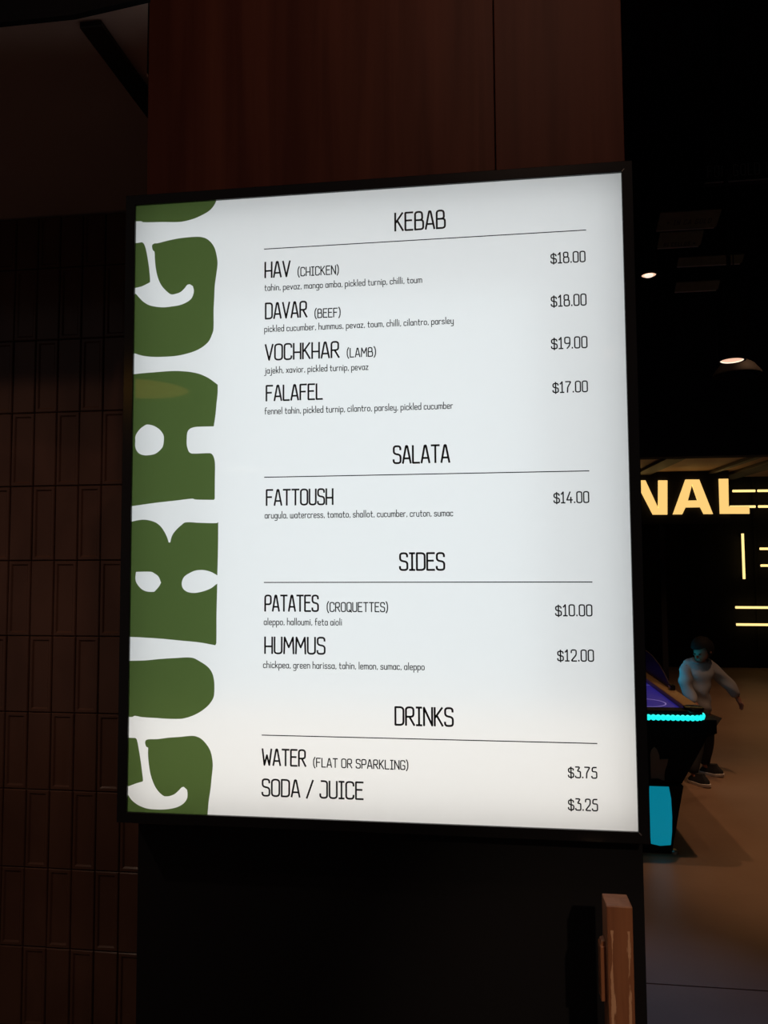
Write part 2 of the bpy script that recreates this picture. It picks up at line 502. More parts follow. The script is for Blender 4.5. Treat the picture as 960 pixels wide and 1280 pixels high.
# thin hand-drawn lettering: every glyph is a few rounded pen strokes, cap height 1
O_ = lambda w, h=1.0, y=0.0, r=0.19: ('c', r, [(0, y), (0, y + h), (w, y + h), (w, y)])
P_ = lambda *pts, r=0.15: ('o', r, list(pts))
X = 0.56
G = {
    'A': (.42, [P_((0, 0), (.17, 1), (.24, 1), (.42, 0), r=.05), P_((.07, .27), (.35, .27))]),
    'B': (.40, [P_((0, 0), (0, 1), (.34, 1), (.36, .53), (.05, .53)), P_((.05, .53), (.40, .53), (.40, 0), (0, 0))]),
    'C': (.38, [P_((.38, .78), (.38, 1), (0, 1), (0, 0), (.38, 0), (.38, .2), r=.16)]),
    'D': (.40, [('c', [.02, .02, .19, .19], [(0, 0), (0, 1), (.40, 1), (.40, 0)])]),
    'E': (.36, [P_((.36, 1), (0, 1), (0, 0), (.36, 0), r=.03), P_((0, .55), (.3, .55))]),
    'F': (.36, [P_((0, 0), (0, 1), (.36, 1), r=.03), P_((0, .53), (.29, .53))]),
    'G': (.38, [P_((.38, .8), (.38, 1), (0, 1), (0, 0), (.38, 0), (.38, .45), (.2, .45), r=.14)]),
    'H': (.38, [P_((0, 0), (0, 1)), P_((.38, 0), (.38, 1)), P_((0, .43), (.38, .43))]),
    'I': (.24, [P_((.12, 0), (.12, 1)), P_((0, 1), (.24, 1)), P_((0, 0), (.24, 0))]),
    'J': (.36, [P_((.06, 1), (.36, 1), (.36, 0), (0, 0), (0, .22), r=.16)]),
    'K': (.38, [P_((0, 0), (0, 1)), P_((.36, 1), (.02, .45)), P_((.10, .57), (.38, 0))]),
    'L': (.34, [P_((0, 1), (0, 0), (.34, 0), r=.02)]),
    'M': (.50, [P_((0, 0), (.03, 1), (.25, .38), (.47, 1), (.5, 0), r=.02)]),
    'N': (.40, [P_((0, 0), (0, 1), (.40, 0), (.40, 1), r=.02)]),
    'O': (.40, [O_(.40)]),
    'P': (.38, [P_((0, 0), (0, 1), (.38, 1), (.38, .43), (0, .43), r=.16)]),
    'Q': (.40, [O_(.40), P_((.22, .18), (.44, -.06))]),
    'R': (.40, [P_((0, 0), (0, 1), (.37, 1), (.37, .47), (0, .47), r=.16), P_((.17, .47), (.40, 0))]),
    'S': (.38, [P_((.37, .80), (.37, 1), (.01, 1), (.01, .56), (.38, .48), (.38, 0), (0, 0), (0, .19), r=.15)]),
    'T': (.40, [P_((0, 1), (.40, 1)), P_((.20, 1), (.20, 0))]),
    'U': (.38, [P_((0, 1), (0, 0), (.38, 0), (.38, 1), r=.17)]),
    'V': (.40, [P_((0, 1), (.20, 0), (.40, 1), r=.02)]),
    'W': (.54, [P_((0, 1), (.12, 0), (.27, .62), (.42, 0), (.54, 1), r=.02)]),
    '(': (.13, [P_((.13, 1.1), (0, .85), (0, .12), (.13, -.13), r=.3)]),
    ')': (.13, [P_((0, 1.1), (.13, .85), (.13, .12), (0, -.13), r=.3)]),
    '/': (.32, [P_((0, -.04), (.32, 1.02))]),
    '$': (.40, [P_((.38, .70), (.38, .86), (.01, .86), (.01, .50), (.40, .42), (.40, .02), (0, .02), (0, .2), r=.15), P_((.20, -.08), (.20, .97))]),
    '0': (.36, [O_(.36, r=.16)]),
    '1': (.26, [P_((0, .80), (.14, 1), (.14, 0), r=.01), P_((0, 0), (.26, 0))]),
    '2': (.38, [P_((.02, .76), (.02, 1), (.37, 1), (.37, .55), (0, 0), (.38, 0), r=.14)]),
    '3': (.38, [P_((.02, 1), (.34, 1), (.14, .60), (.38, .60), (.38, 0), (0, 0), (0, .14), r=.12)]),
    '4': (.40, [P_((.24, 1), (0, .26), (.40, .26), r=.02), P_((.30, .5), (.30, 0))]),
    '5': (.38, [P_((.35, 1), (.06, 1), (.03, .60), (.38, .60), (.38, 0), (0, 0), (0, .16), r=.14)]),
    '7': (.38, [P_((0, 1), (.38, 1), (.14, .45), (.12, 0), r=.1)]),
    '8': (.38, [O_(.32, .46, .54, .14), ('c', .16, [(0, 0), (0, .54), (.38, .54), (.38, 0)])]),
    '9': (.36, [O_(.36, .56, .44, .15), P_((.36, .7), (.36, .25), (.16, 0), r=.2)]),
    '.': (.05, [P_((.025, 0), (.025, .06))]),
    ',': (.06, [P_((.05, .07), (.02, -.06))]),
    'a': (.34, [O_(.32, X, 0, .15), P_((.33, X), (.34, 0))]),
    'b': (.34, [P_((0, 1), (0, 0)), O_(.33, X, 0, .15)]),
    'c': (.30, [P_((.30, X - .1), (.30, X), (0, X), (0, 0), (.30, 0), (.30, .1), r=.13)]),
    'd': (.34, [P_((.34, 1), (.34, 0)), O_(.33, X, 0, .15)]),
    'e': (.32, [P_((0, .27), (.32, .27), (.32, X), (0, X), (0, 0), (.30, 0), (.31, .07), r=.13)]),
    'f': (.26, [P_((.26, .96), (.08, .96), (.08, 0), r=.12), P_((0, X), (.24, X))]),
    'g': (.34, [O_(.33, X, 0, .15), P_((.34, X), (.34, -.34), (.02, -.34), r=.14)]),
    'h': (.32, [P_((0, 1), (0, 0)), P_((0, X), (.32, X), (.32, 0), r=.15)]),
    'i': (.05, [P_((.025, X), (.025, 0)), P_((.025, .74), (.025, .80))]),
    'j': (.14, [P_((.12, X), (.12, -.34), (-.08, -.34), r=.12), P_((.12, .74), (.12, .80))]),
    'k': (.30, [P_((0, 1), (0, 0)), P_((.28, X), (.02, .22)), P_((.10, .32), (.30, 0))]),
    'l': (.05, [P_((.025, 1), (.025, 0))]),
    'm': (.52, [P_((0, X), (0, 0)), P_((0, X), (.26, X), (.26, 0), r=.12), P_((.26, X), (.52, X), (.52, 0), r=.12)]),
    'n': (.32, [P_((0, X), (0, 0)), P_((0, X), (.32, X), (.32, 0), r=.15)]),
    'o': (.34, [O_(.34, X, 0, .16)]),
    'p': (.34, [P_((0, X), (0, -.36)), O_(.34, X, 0, .15)]),
    'r': (.22, [P_((0, X), (0, 0)), P_((0, X - .12), (.06, X), (.22, X), r=.1)]),
    's': (.30, [P_((.28, X - .08), (.28, X), (.01, X), (.01, .31), (.30, .26), (.30, 0), (0, 0), (0, .09), r=.1)]),
    't': (.26, [P_((.09, .84), (.09, 0), (.26, 0), r=.1), P_((0, X), (.25, X))]),
    'u': (.32, [P_((0, X), (0, 0), (.32, 0), r=.15), P_((.32, X), (.32, 0))]),
    'v': (.32, [P_((0, X), (.16, 0), (.32, X), r=.02)]),
    'w': (.46, [P_((0, X), (0, 0), (.23, 0), r=.12), P_((.23, X), (.23, 0), (.46, 0), (.46, X), r=.12)]),
    'x': (.30, [P_((0, X), (.30, 0)), P_((.30, X), (0, 0))]),
    'y': (.32, [P_((0, X), (0, 0), (.32, 0), r=.14), P_((.32, X), (.32, -.34), (.04, -.34), r=.14)]),
    'z': (.30, [P_((0, X), (.30, X), (0, 0), (.30, 0), r=.01)]),
    '<': (.40, [P_((.40, .5), (0, .5)), P_((.16, .7), (0, .5), (.16, .3), r=.01)]),
    '>': (.40, [P_((0, .5), (.40, .5)), P_((.24, .7), (.40, .5), (.24, .3), r=.01)]),
}


def rounded(kind, r, pts, steps=5):
    P = [Vector(p) for p in pts]; n = len(P); out = []
    rr = r if isinstance(r, list) else [r] * n
    for i in range(n):
        if kind == 'o' and i in (0, n - 1):
            out.append(P[i]); continue
        a, b = P[i - 1], P[(i + 1) % n]
        la, lb = (a - P[i]).length, (b - P[i]).length
        d = min(rr[i], la * (0.5 if kind == 'c' or i > 1 else .9), lb * (0.5 if kind == 'c' or i < n - 2 else .9))
        s = P[i] + (a - P[i]) / la * d; e = P[i] + (b - P[i]) / lb * d
        for q in range(steps + 1):
            t = q / steps
            out.append(s * (1 - t) ** 2 + P[i] * 2 * t * (1 - t) + e * t * t)
    c = [out[0]]
    for p in out[1:]:
        if (p - c[-1]).length > 1e-4:
            c.append(p)
    return c


def ribbon(bm, path, w, closed, put):
    """flat pen stroke of width w along a 2-D path; put() lifts a 2-D point into the scene"""
    n = len(path); Lf, Rt = [], []
    if closed and (path[0] - path[-1]).length < 1e-4:
        path = path[:-1]; n -= 1
    if not closed:
        d0 = (path[0] - path[1]).normalized(); d1 = (path[-1] - path[-2]).normalized()
        path = [path[0] + d0 * w * .35] + path[1:-1] + [path[-1] + d1 * w * .35]
    for i in range(n):
        a = path[i - 1] if (closed or i) else path[i]
        b = path[(i + 1) % n] if (closed or i < n - 1) else path[i]
        d1 = (path[i] - a); d2 = (b - path[i])
        d1 = d1.normalized() if d1.length else d2.normalized()
        d2 = d2.normalized() if d2.length else d1
        t = (d1 + d2)
        t = t.normalized() if t.length > 1e-3 else d1
        nrm = Vector((-t.y, t.x))
        k = 1 / max(0.5, nrm.dot(Vector((-d1.y, d1.x))))
        Lf.append(bm.verts.new(put(path[i] + nrm * w / 2 * k))); Rt.append(bm.verts.new(put(path[i] - nrm * w / 2 * k)))
    for i in range(n if closed else n - 1):
        j = (i + 1) % n
        bm.faces.new((Lf[i], Lf[j], Rt[j], Rt[i]))


def lettering(bm, s, left, right, base, cap, w, put, gap=0.115, space=0.26, dot=None):
    """set a line of text so that it fills left..right"""
    x = 0; lay = []
    for ch in s:
        if ch == ' ':
            x += space; continue
        lay.append((x, ch)); x += G[ch][0] + gap
    total = x - gap
    sx = (right - left - w) / (total * cap)
    for x, ch in lay:
        for kind, r, pts in G[ch][1]:
            path = rounded(kind, r, pts)
            path = [Vector((left + w / 2 + (x + p.x) * cap * sx, base + w / 2 + p.y * (cap - w))) for p in path]
            ribbon(bm, path, w, kind == 'c', put)


TEXT = [('h', 'KEBAB', 497, 591, 1054, 36.0),
 ('n', 'HAV', 253, 303, 980, 32.0),
 ('q', '(CHICKEN)', 316, 394, 980, 18.0),
 ('d', 'tahin, pevaz, mango amba, pickled turnip, chilli, toum', 253, 547, 956, 14.0),
 ('n', 'DAVAR', 254, 335, 902, 32.0),
 ('q', '(BEEF)', 348, 397, 900, 18.0),
 ('d', 'pickled cucumber, hummus, pevaz, toum, chilli, cilantro, parsley', 253, 603, 878, 13.0),
 ('n', 'VOCHKHAR', 254, 395, 824, 32.0),
 ('q', '(LAMB)', 408, 462, 824, 18.0),
 ('d', 'jajekh, xavior, pickled turnip, pevaz', 254, 448, 800, 13.0),
 ('n', 'FALAFEL', 256, 364, 748, 31.0),
 ('d', 'fennel tahin, pickled turnip, cilantro, parsley, pickled cucumber', 254, 600, 724, 14.0),
 ('h', 'SALATA', 491, 594, 627, 34.0),
 ('n', 'FATTOUSH', 257, 383, 555, 31.0),
 ('d', 'arugula, watercress, tomato, shallot, cucumber, cruton, sumac', 255, 598, 532, 13.0),
 ('h', 'SIDES', 501, 583, 436, 33.0),
 ('n', 'PATATES', 255, 356, 363, 31.0),
 ('q', '(CROQUETTES)', 370, 481, 363, 18.0),
 ('d', 'aleppo, halloumi, feta aioli', 254, 398, 339, 13.0),
 ('n', 'HUMMUS', 255, 368, 287, 32.0),
 ('d', 'chickpea, green harissa, tahin, lemon, sumac, aleppo', 253, 545, 262, 13.0),
 ('h', 'DRINKS', 491, 595, 165, 34.0),
 ('n', 'WATER', 251, 333, 89, 31.0),
 ('q', '(FLAT OR SPARKLING)', 345, 515, 89, 17.0),
 ('n', 'SODA / JUICE', 251, 436, 35, 32.0),
 ('p', '$18.00', 775, 836, 978, 21.0),
 ('p', '$18.00', 774, 836, 900, 22.0),
 ('p', '$19.00', 773, 836, 824, 22.0),
 ('p', '$17.00', 774, 835, 746, 21.0),
 ('p', '$14.00', 772, 833, 552, 21.0),
 ('p', '$10.00', 771, 834, 357, 21.0),
 ('p', '$12.00', 773, 835, 280, 21.0),
 ('p', '$3.75', 787, 836, 84, 20.0),
 ('p', '$3.25', 786, 836, 30, 21.0)]
RULES= [(252, 838, 1036), (254, 834, 608), (254, 835, 416), (251, 837, 143)]
KIND = dict(h=('section_heading', 3.5), n=('dish_name', 3.2), q=('dish_note', 2.0), d=('dish_description', 1.45), p=('price', 2.3))
for kind, s, l, r, base, cap in TEXT:
    nm, w = KIND[kind]
    mb = MB()
    if kind == 'd':
        cap = 13.6
    lettering(mb.b, s, l, r, base, cap, w, lambda p: pu(p.x, p.y, PD - 0.0006), gap=dict(h=.125, n=.125, q=.15, d=.165, p=.15)[kind])
    o = mb.build(nm, M_INK, face)
    o['label'] = {'h': 'black heading reading ', 'n': 'black line reading ', 'q': 'small black line reading ', 'd': 'small print reading ', 'p': 'black price reading '}[kind] + s
for l, r, v in RULES:
    mb = MB()
    mb.poly([pu(l, v - 0.85, PD - 0.0006), pu(r, v - 0.85, PD - 0.0006), pu(r, v + 0.85, PD - 0.0006), pu(l, v + 0.85, PD - 0.0006)])
    mb.build('divider_line', M_INK, face)

# ------------------------------------------------------------------ scuffed wooden post in front of the pillar
M_POST = mat('scuffed_orange_wood', rough=0.5)


def post_nodes():
    M = M_POST; L = M.node_tree.links.new
    ramp = grain(M, (0.26, 0.10, 0.05), (0.38, 0.155, 0.075), (70, 70, 4), 5, 0.15)
    b = M.node_tree.nodes['Principled BSDF']
    tc = nd(M, 'ShaderNodeTexCoord'); sp = nd(M, 'ShaderNodeSeparateXYZ')
    L(tc.outputs['Object'], sp.inputs[0])
    mp = nd(M, 'ShaderNodeMapping'); mp.inputs['Scale'].default_value = (55, 55, 8)
    L(tc.outputs['Object'], mp.inputs['Vector'])
    n = nd(M, 'ShaderNodeTexNoise'); n.inputs['Scale'].default_value = 1; n.inputs['Detail'].default_value = 8; n.inputs['Roughness'].default_value = 0.6
    L(mp.outputs[0], n.inputs['Vector'])
    # chipped bands close to both vertical edges of the front
    ab = nd(M, 'ShaderNodeMath', operation='ABSOLUTE'); L(sp.outputs['X'], ab.inputs[0])
    sb = nd(M, 'ShaderNodeMath', operation='SUBTRACT'); L(ab.outputs[0], sb.inputs[0]); sb.inputs[1].default_value = 0.0125
    a2 = nd(M, 'ShaderNodeMath', operation='ABSOLUTE'); L(sb.outputs[0], a2.inputs[0])
    ml = nd(M, 'ShaderNodeMath', operation='MULTIPLY'); L(a2.outputs[0], ml.inputs[0]); ml.inputs[1].default_value = -32
    ad = nd(M, 'ShaderNodeMath', operation='ADD'); L(ml.outputs[0], ad.inputs[0]); L(n.outputs[0], ad.inputs[1])
    # the top stays whole
    zt = nd(M, 'ShaderNodeMapRange'); L(sp.outputs['Z'], zt.inputs[0])
    zt.inputs[1].default_value = 1.085; zt.inputs[2].default_value = 1.095; zt.inputs[3].default_value = 0; zt.inputs[4].default_value = -1
    a3 = nd(M, 'ShaderNodeMath', operation='ADD'); L(ad.outputs[0], a3.inputs[0]); L(zt.outputs[0], a3.inputs[1])
    th = nd(M, 'ShaderNodeMapRange'); L(a3.outputs[0], th.inputs[0])
    th.inputs[1].default_value = 0.44; th.inputs[2].default_value = 0.47
    mx = nd(M, 'ShaderNodeMix', data_type='RGBA')
    L(th.outputs[0], mx.inputs[0]); L(ramp.outputs[0], mx.inputs[6]); mx.inputs[7].default_value = (0.66, 0.38, 0.24, 1)
    L(mx.outputs[2], b.inputs['Base Color'])


post_nodes()
post = thing('wooden_post', (0.2085, 1.181, 0), 'scuffed orange brown wooden post standing in front of the black pillar below the menu', 'post')
mb = MB(); mb.box(0.1895, 0.2275, 1.160, 1.202, 0.03, 1.121, 0.0018)
mb.build('shaft', M_POST, post)
mb = MB(); mb.box(0.160, 0.257, 1.130, 1.232, 0.0, 0.032, 0.003)
mb.build('foot', M_POST, post)
mb = MB(); mb.box(0.1815, 0.1893, 1.176, 1.199, 0.972, 1.053, 0.0012)
mb.prism([(0.1822, 1.053), (0.1890, 1.053), (0.1890, 1.060), (0.1840, 1.058)], 'y', 1.179, 1.196)
mb.build('cleat', M_POST, post)['label'] = 'narrow wooden cleat on the left side'

# ------------------------------------------------------------------ lamps
M_WARMDISC = mat('warm_diffuser', (0.8, 0.7, 0.5), 0.5, emit=(1.0, 0.45, 0.06), power=1.15)
M_PALEDISC = mat('pale_diffuser', (0.8, 0.8, 0.7), 0.5, emit=(1.0, 0.85, 0.6), power=0.9)
M_DOWN = mat('lit_peach_lens', (0.8, 0.7, 0.6), 0.5, emit=(1.0, 0.60, 0.42), power=0.95)
M_RIMLIT = mat('lit_reflector_rim', (0.9, 0.8, 0.7), 0.4, emit=(1.0, 0.82, 0.68), power=1.05)


def dome_pendant(loc, disc, label):
    t = thing('pendant_lamp', loc, label, 'lamp', 'pendant lamps over the counter')
    mb = MB(); mb.lathe([(0.178, 0.0), (0.185, 0.0), (0.18, 0.045), (0.13, 0.11), (0.06, 0.15), (0.03, 0.19), (0.0, 0.192)], loc, 40)
    mb.lathe([(0.178, 0.0), (0.172, 0.045), (0.125, 0.104), (0.055, 0.143), (0.0, 0.15)], loc, 40)
    mb.build('shade', M_BLACK, t, True)
    mb = MB(); mb.lathe([(0.0, 0.012), (0.17, 0.012), (0.172, 0.016), (0.0, 0.017)], loc, 40)
    mb.build('diffuser', disc, t, True)
    mb = MB(); mb.tube([(loc[0], loc[1], loc[2] + 0.19), (loc[0], loc[1], CEIL - 0.03)], 0.004, 8)
    mb.build('cord', M_BLACK, t, True)
    mb = MB(); mb.lathe([(0.0, CEIL - 0.04 - loc[2]), (0.05, CEIL - 0.035 - loc[2]), (0.055, CEIL - 0.001 - loc[2]), (0, CEIL - 0.001 - loc[2])], loc, 24)
    mb.build('ceiling_cup', M_BLACK, t, True)

dome_pendant((-1.115, 0.30, 2.20), M_WARMDISC, 'black dome pendant lamp hanging closest to the brown tiled wall, glowing amber')
dome_pendant((-1.42, -1.80, 2.18), M_PALEDISC, 'black dome pendant lamp hanging further back from the tiled wall')


def added_spot(loc, aim, label, power, col, ang):
    """added unseen spotlight: small cylinder hung from the ceiling on a thin drop rod"""
    t = thing('added_spotlight', loc, label, 'spotlight', 'added spotlights out of view')
    d = (Vector(aim) - Vector(loc)).normalized(); L0 = Vector(loc)
    mb = MB(); mb.tube([L0 - d * 0.16, L0 - d * 0.158, L0 - d * 0.004], 0.042, 20)
    mb.build('housing', M_BLACK, t, True)
    mb = MB(); mb.tube([L0 - d * 0.004, L0 - d * 0.001], 0.036, 20)
    mb.build('lens', M_DOWN, t, True)
    mb = MB(); mb.tube([L0 - d * 0.1 + Vector((0, 0, 0.03)), (loc[0] - d.x * 0.1, loc[1] - d.y * 0.1, CEIL - 0.001)], 0.008, 8)
    mb.build('drop_rod', M_BLACK, t, True)
    lamp('bulb', 'SPOT', tuple(L0 + d * 0.03), power, col, t, aim, spot_size=math.radians(ang), spot_blend=1.0, shadow_soft_size=0.028)


added_spot((-1.75, 0.40, 3.14), (-1.30, 1.88, 0.5), 'unseen black spotlight added to light the brown tiled wall', ADDED_SPOT1, (1.0, 0.74, 0.55), 72)
added_spot((0.30, -0.20, 3.85), (0.02, 1.34, 2.55), 'unseen black spotlight added to light the wooden pillar above the menu', ADDED_SPOT2, (1.0, 0.60, 0.42), 70)
added_spot((0.75, -1.5, 2.75), (0.21, 1.16, 0.9), 'unseen black spotlight added to light the scuffed wooden post', ADDED_SPOT3, (1.0, 0.70, 0.45), 16)


def can_light(c, r, h, label, power, ring=False, col=(1.0, 0.56, 0.30), cone=110, top=None):
    """black cylinder downlight on a stem; c is the centre of its lower rim"""
    t = thing('downlight', c, label, 'ceiling light', 'black cylinder downlights in the hall')
    mb = MB(); mb.lathe([(r * 0.82, 0.0), (r * 0.97, 0.0), (r, 0.004), (r, h), (0.0, h + 0.004)], c, 40)
    mb.lathe([(r * 0.82, 0.0), (r * 0.80, 0.03), (0.0, 0.03)], c, 40)
    mb.build('housing', M_VOID, t, True)
    mb = MB(); mb.lathe([(0.0, 0.0105), (r * 0.79, 0.0105), (r * 0.79, 0.004), (0.0, 0.003)], c, 40)
    mb.build('lens', M_DOWN, t, True)
    mb = MB()
    if ring:
        mb.lathe([(r * 0.45, 0.0028), (r * 0.45, -0.006), (0.0, -0.008)], c, 32)
    else:
        mb.lathe([(r * 0.76, 0.0026), (r * 0.79, 0.001), (r * 0.82, 0.0026), (r * 0.79, 0.0045)], c, 40)
    mb.build('bulb' if ring else 'bezel', M_RIMLIT, t, True)
    mb = MB(); mb.tube([(c[0], c[1], c[2] + h), (c[0], c[1], (top or CEIL) - 0.001)], 0.012, 10)
    mb.build('stem', M_VOID, t, True)
    lamp('beam_source', 'SPOT', (c[0], c[1], c[2] - 0.012), power, col, t, (c[0], c[1], 0), spot_size=math.radians(cone), spot_blend=0.6, shadow_soft_size=0.035)
    return t


can_light((1.191, 5.0, 3.52), 0.058, 0.26, 'black cylinder downlight with a bright bulb, under the brown hanging boards', DOWN1, True)
can_light((1.467, 4.3, 2.739), 0.075, 0.34, 'larger black cylinder downlight above the lit letters', DOWN2, cone=80)
can_light((0.72, 4.75, 3.9), 0.058, 0.26, 'black cylinder downlight above the air hockey table, hidden by the menu', DOWN3, cone=54)
can_light((3.45, 7.4, 2.42), 0.05, 0.12, 'short unseen black cylinder downlight added under the low brown ceiling to light the far floor', DOWN4, cone=120, top=2.569)  # out-of-view lamp added to brighten the far floor
can_light((2.05, 4.7, 3.9), 0.058, 0.26, 'unseen black cylinder downlight added furthest right to light the open floor', DOWN5, cone=48)  # also out of view, put in for the warm light on the open floor

# dark dish seen just under the larger downlight
dish = thing('dish_pendant', (1.735, 5.0, 2.81), 'unlit dark dish shade hanging behind the larger downlight', 'lamp')
mb = MB(); mb.lathe([(0.0, 0.10), (0.04, 0.098), (0.10, 0.06), (0.145, 0.0), (0.150, 0.0), (0.148, 0.012), (0.105, 0.07), (0.045, 0.11), (0.0, 0.112)], (1.735, 5.0, 2.82), 36)
mb.build('shade', mat('dark_bronze', (0.007, 0.005, 0.0045), 0.7, spec=0.15), dish, True)
mb = MB(); mb.tube([(1.735, 5.0, 2.93), (1.735, 5.0, CEIL - 0.001)], 0.004, 8)
mb.build('cord', M_VOID, dish, True)

# ------------------------------------------------------------------ hanging boards and the dark fascia sign
M_BOARD = mat('tan_board', rough=0.6)
grain(M_BOARD, (0.13, 0.12, 0.05), (0.18, 0.165, 0.07), (10, 10, 10), 3, 0.03)
M_EDGE = mat('pale_board_edge', (0.55, 0.45, 0.35), 0.5)


def letters(text, left, right, base, cap, w, put, material, parent):
    """one mesh per character, for short signs"""
    x = 0; lay = []
    for c in text:
        if c == ' ':
            x += 0.3; continue
        lay.append((x, c)); x += G[c][0] + 0.14
    k = (right - left) / (x - 0.14)
    for x, c in lay:
        mb = MB()
        lettering(mb.b, c, left + x * k, left + (x + G[c][0]) * k, base, cap, w, put)
        mb.build('arrow' if c in '<>' else 'letter', material, parent)


def hang_board(x0, x1, yb, zb, yt, zt, label, text=None, tx=None):
    """board tipped towards the floor: lower edge at (yb, zb), upper edge at (yt, zt)"""
    t = thing('hanging_board', ((x0 + x1) / 2, yb, zb), label, 'sign', 'brown boards hanging over the hall')
    ev = Vector((0, yt - yb, zt - zb)); L_ = ev.length; ev.normalize(); nv = Vector((1, 0, 0)).cross(ev)
    if nv.y > 0:
        nv = -nv
    th = 0.012
    P = lambda u, v, w=0.0: tuple(Vector((u, yb, zb)) + ev * v + nv * w)
    mb = MB()
    q = [P(x0, 0), P(x1 - 0.015, 0), P(x1, 0.015), P(x1, L_), P(x0, L_)]
    A = [mb.b.verts.new(p) for p in q]; B = [mb.b.verts.new(tuple(Vector(p) - nv * th)) for p in q]
    mb.b.faces.new(A); mb.b.faces.new(B[::-1])
    for i in range(5):
        mb.b.faces.new((A[i], B[i], B[(i + 1) % 5], A[(i + 1) % 5]))
    mb.build('panel', M_BOARD, t)
    mb = MB()
    c = [P(x0, 0.0, 0.001), P(x1 - 0.015, 0.0, 0.001), P(x1 - 0.015, 0.006, 0.001), P(x0, 0.006, 0.001)]
    A = [mb.b.verts.new(p) for p in c]; B = [mb.b.verts.new(tuple(Vector(p) - Vector((0, 0, 0.004)))) for p in c]
    mb.b.faces.new(A); mb.b.faces.new(B[::-1])
    for i in range(4):
        mb.b.faces.new((A[i], B[i], B[(i + 1) % 4], A[(i + 1) % 4]))
    mb.build('edge_strip', M_EDGE, t)
    if text:
        letters(text, tx[0], tx[1], tx[2], tx[3], 0.006, lambda p: P(p.x, p.y, 0.0015), M_INK, t)
    for x in (x0 + 0.05, x1 - 0.05):
        mb = MB(); mb.tube([P(x, L_ * 0.9, -0.006), (x, yt, CEIL - 0.001)], 0.003, 6)
        mb.build('hanger', M_VOID, t)
    return t


hang_board(1.396, 1.829, 5.60, 4.085, 5.46, 4.16, 'brown hanging board with lettering and arrow at its left, topmost of the boards', '< IN CA GOLD', (1.46, 1.78, 0.045, 0.045))
hang_board(1.425, 1.742, 5.70, 3.99, 5.60, 4.07, 'brown hanging board with an arrow at its right, just under the topmost board', 'HI CELLOS >', (1.47, 1.70, 0.012, 0.034))
hang_board(1.594, 2.075, 5.80, 3.875, 5.74, 3.925, 'plain long narrow brown hanging board, third from the top')
hang_board(1.59, 1.916, 5.87, 3.70, 5.81, 3.757, 'plain short brown hanging board, lowest of the hanging boards')

fas = thing('fascia_sign', (2.1, 4.5, 3.89), 'black fascia sign with faint dark grey outline lettering and a thin bright lower edge', 'sign')
mb = MB(); mb.box(1.412, 3.2, 4.5, 4.56, 3.89, 4.25, 0.004)
mb.build('panel', M_VOID, fas)
mb = MB(); mb.box(1.412, 3.2, 4.494, 4.4995, 3.884, 3.889)
mb.build('lower_trim', mat('dull_metal_trim', (0.35, 0.35, 0.35), 0.35, 0.6), fas)
letters('FOR GOLD KIN', 1.43, 1.87, 3.918, 0.075, 0.006, lambda p: (p.x, 4.4985, p.y), mat('faint_grey_outline', (0.10, 0.10, 0.105), 0.6), fas)
for x in (1.6, 3.0):
    mb = MB(); mb.tube([(x, 4.53, 4.25), (x, 4.53, CEIL - 0.001)], 0.006, 8)
    mb.build('hanger', M_VOID, fas)

# ------------------------------------------------------------------ lit letters
M_GLOW = mat('lit_yellow_acrylic', (0.8, 0.6, 0.3), 0.4, emit=(1.0, 0.635, 0.20), power=1.0)
M_NEON = mat('lit_warm_tube', (0.8, 0.7, 0.4), 0.4, emit=(1.0, 0.72, 0.27), power=1.35)
sgn = thing('lit_letter_sign', (2.4, 8.56, 2.0), 'black sign board with glowing yellow capital letters NAL at the back of the hall', 'sign')
mb = MB(); mb.box(0.9, 2.835, 8.53, 8.60, 1.98, 2.568, 0.003)
mb.build('backing_board', M_VOID, sgn)
for x in (1.0, 2.1):
    mb = MB(); mb.box(x - 0.03, x + 0.03, 8.54, 8.60, 0.0, 1.98)
    mb.build('upright', M_VOID, sgn)
LET = dict(
    N=[(1.74, 2.082), (1.74, 2.475), (1.926, 2.472), (2.060, 2.150), (2.069, 2.469), (2.165, 2.467), (2.154, 2.081), (2.0, 2.083), (1.838, 2.43), (1.838, 2.082)],
    A=None,
    L=[(2.723, 2.474), (2.818, 2.473), (2.813, 2.164), (3.030, 2.163), (3.030, 2.079), (2.723, 2.083)])
for ch, pts in LET.items():
    if ch == 'A':
        # two slanted legs and a crossbar, leaving the counter open
        mb = MB()
        mb.prism([(2.364, 2.473), (2.431, 2.472), (2.431, 2.419), (2.379, 2.236), (2.352, 2.159), (2.314, 2.082), (2.218, 2.083)], 'y', 8.50, 8.5295)
        mb.prism([(2.431, 2.472), (2.508, 2.470), (2.643, 2.081), (2.549, 2.082), (2.514, 2.159), (2.485, 2.236), (2.431, 2.419)], 'y', 8.50, 8.5295)
        mb.prism([(2.379, 2.236), (2.485, 2.236), (2.514, 2.159), (2.352, 2.159)], 'y', 8.50, 8.5295)
    else:
        mb = MB(); mb.prism(pts, 'y', 8.50, 8.5295)
    mb.build('letter', M_GLOW, sgn)['label'] = 'glowing yellow letter ' + ch

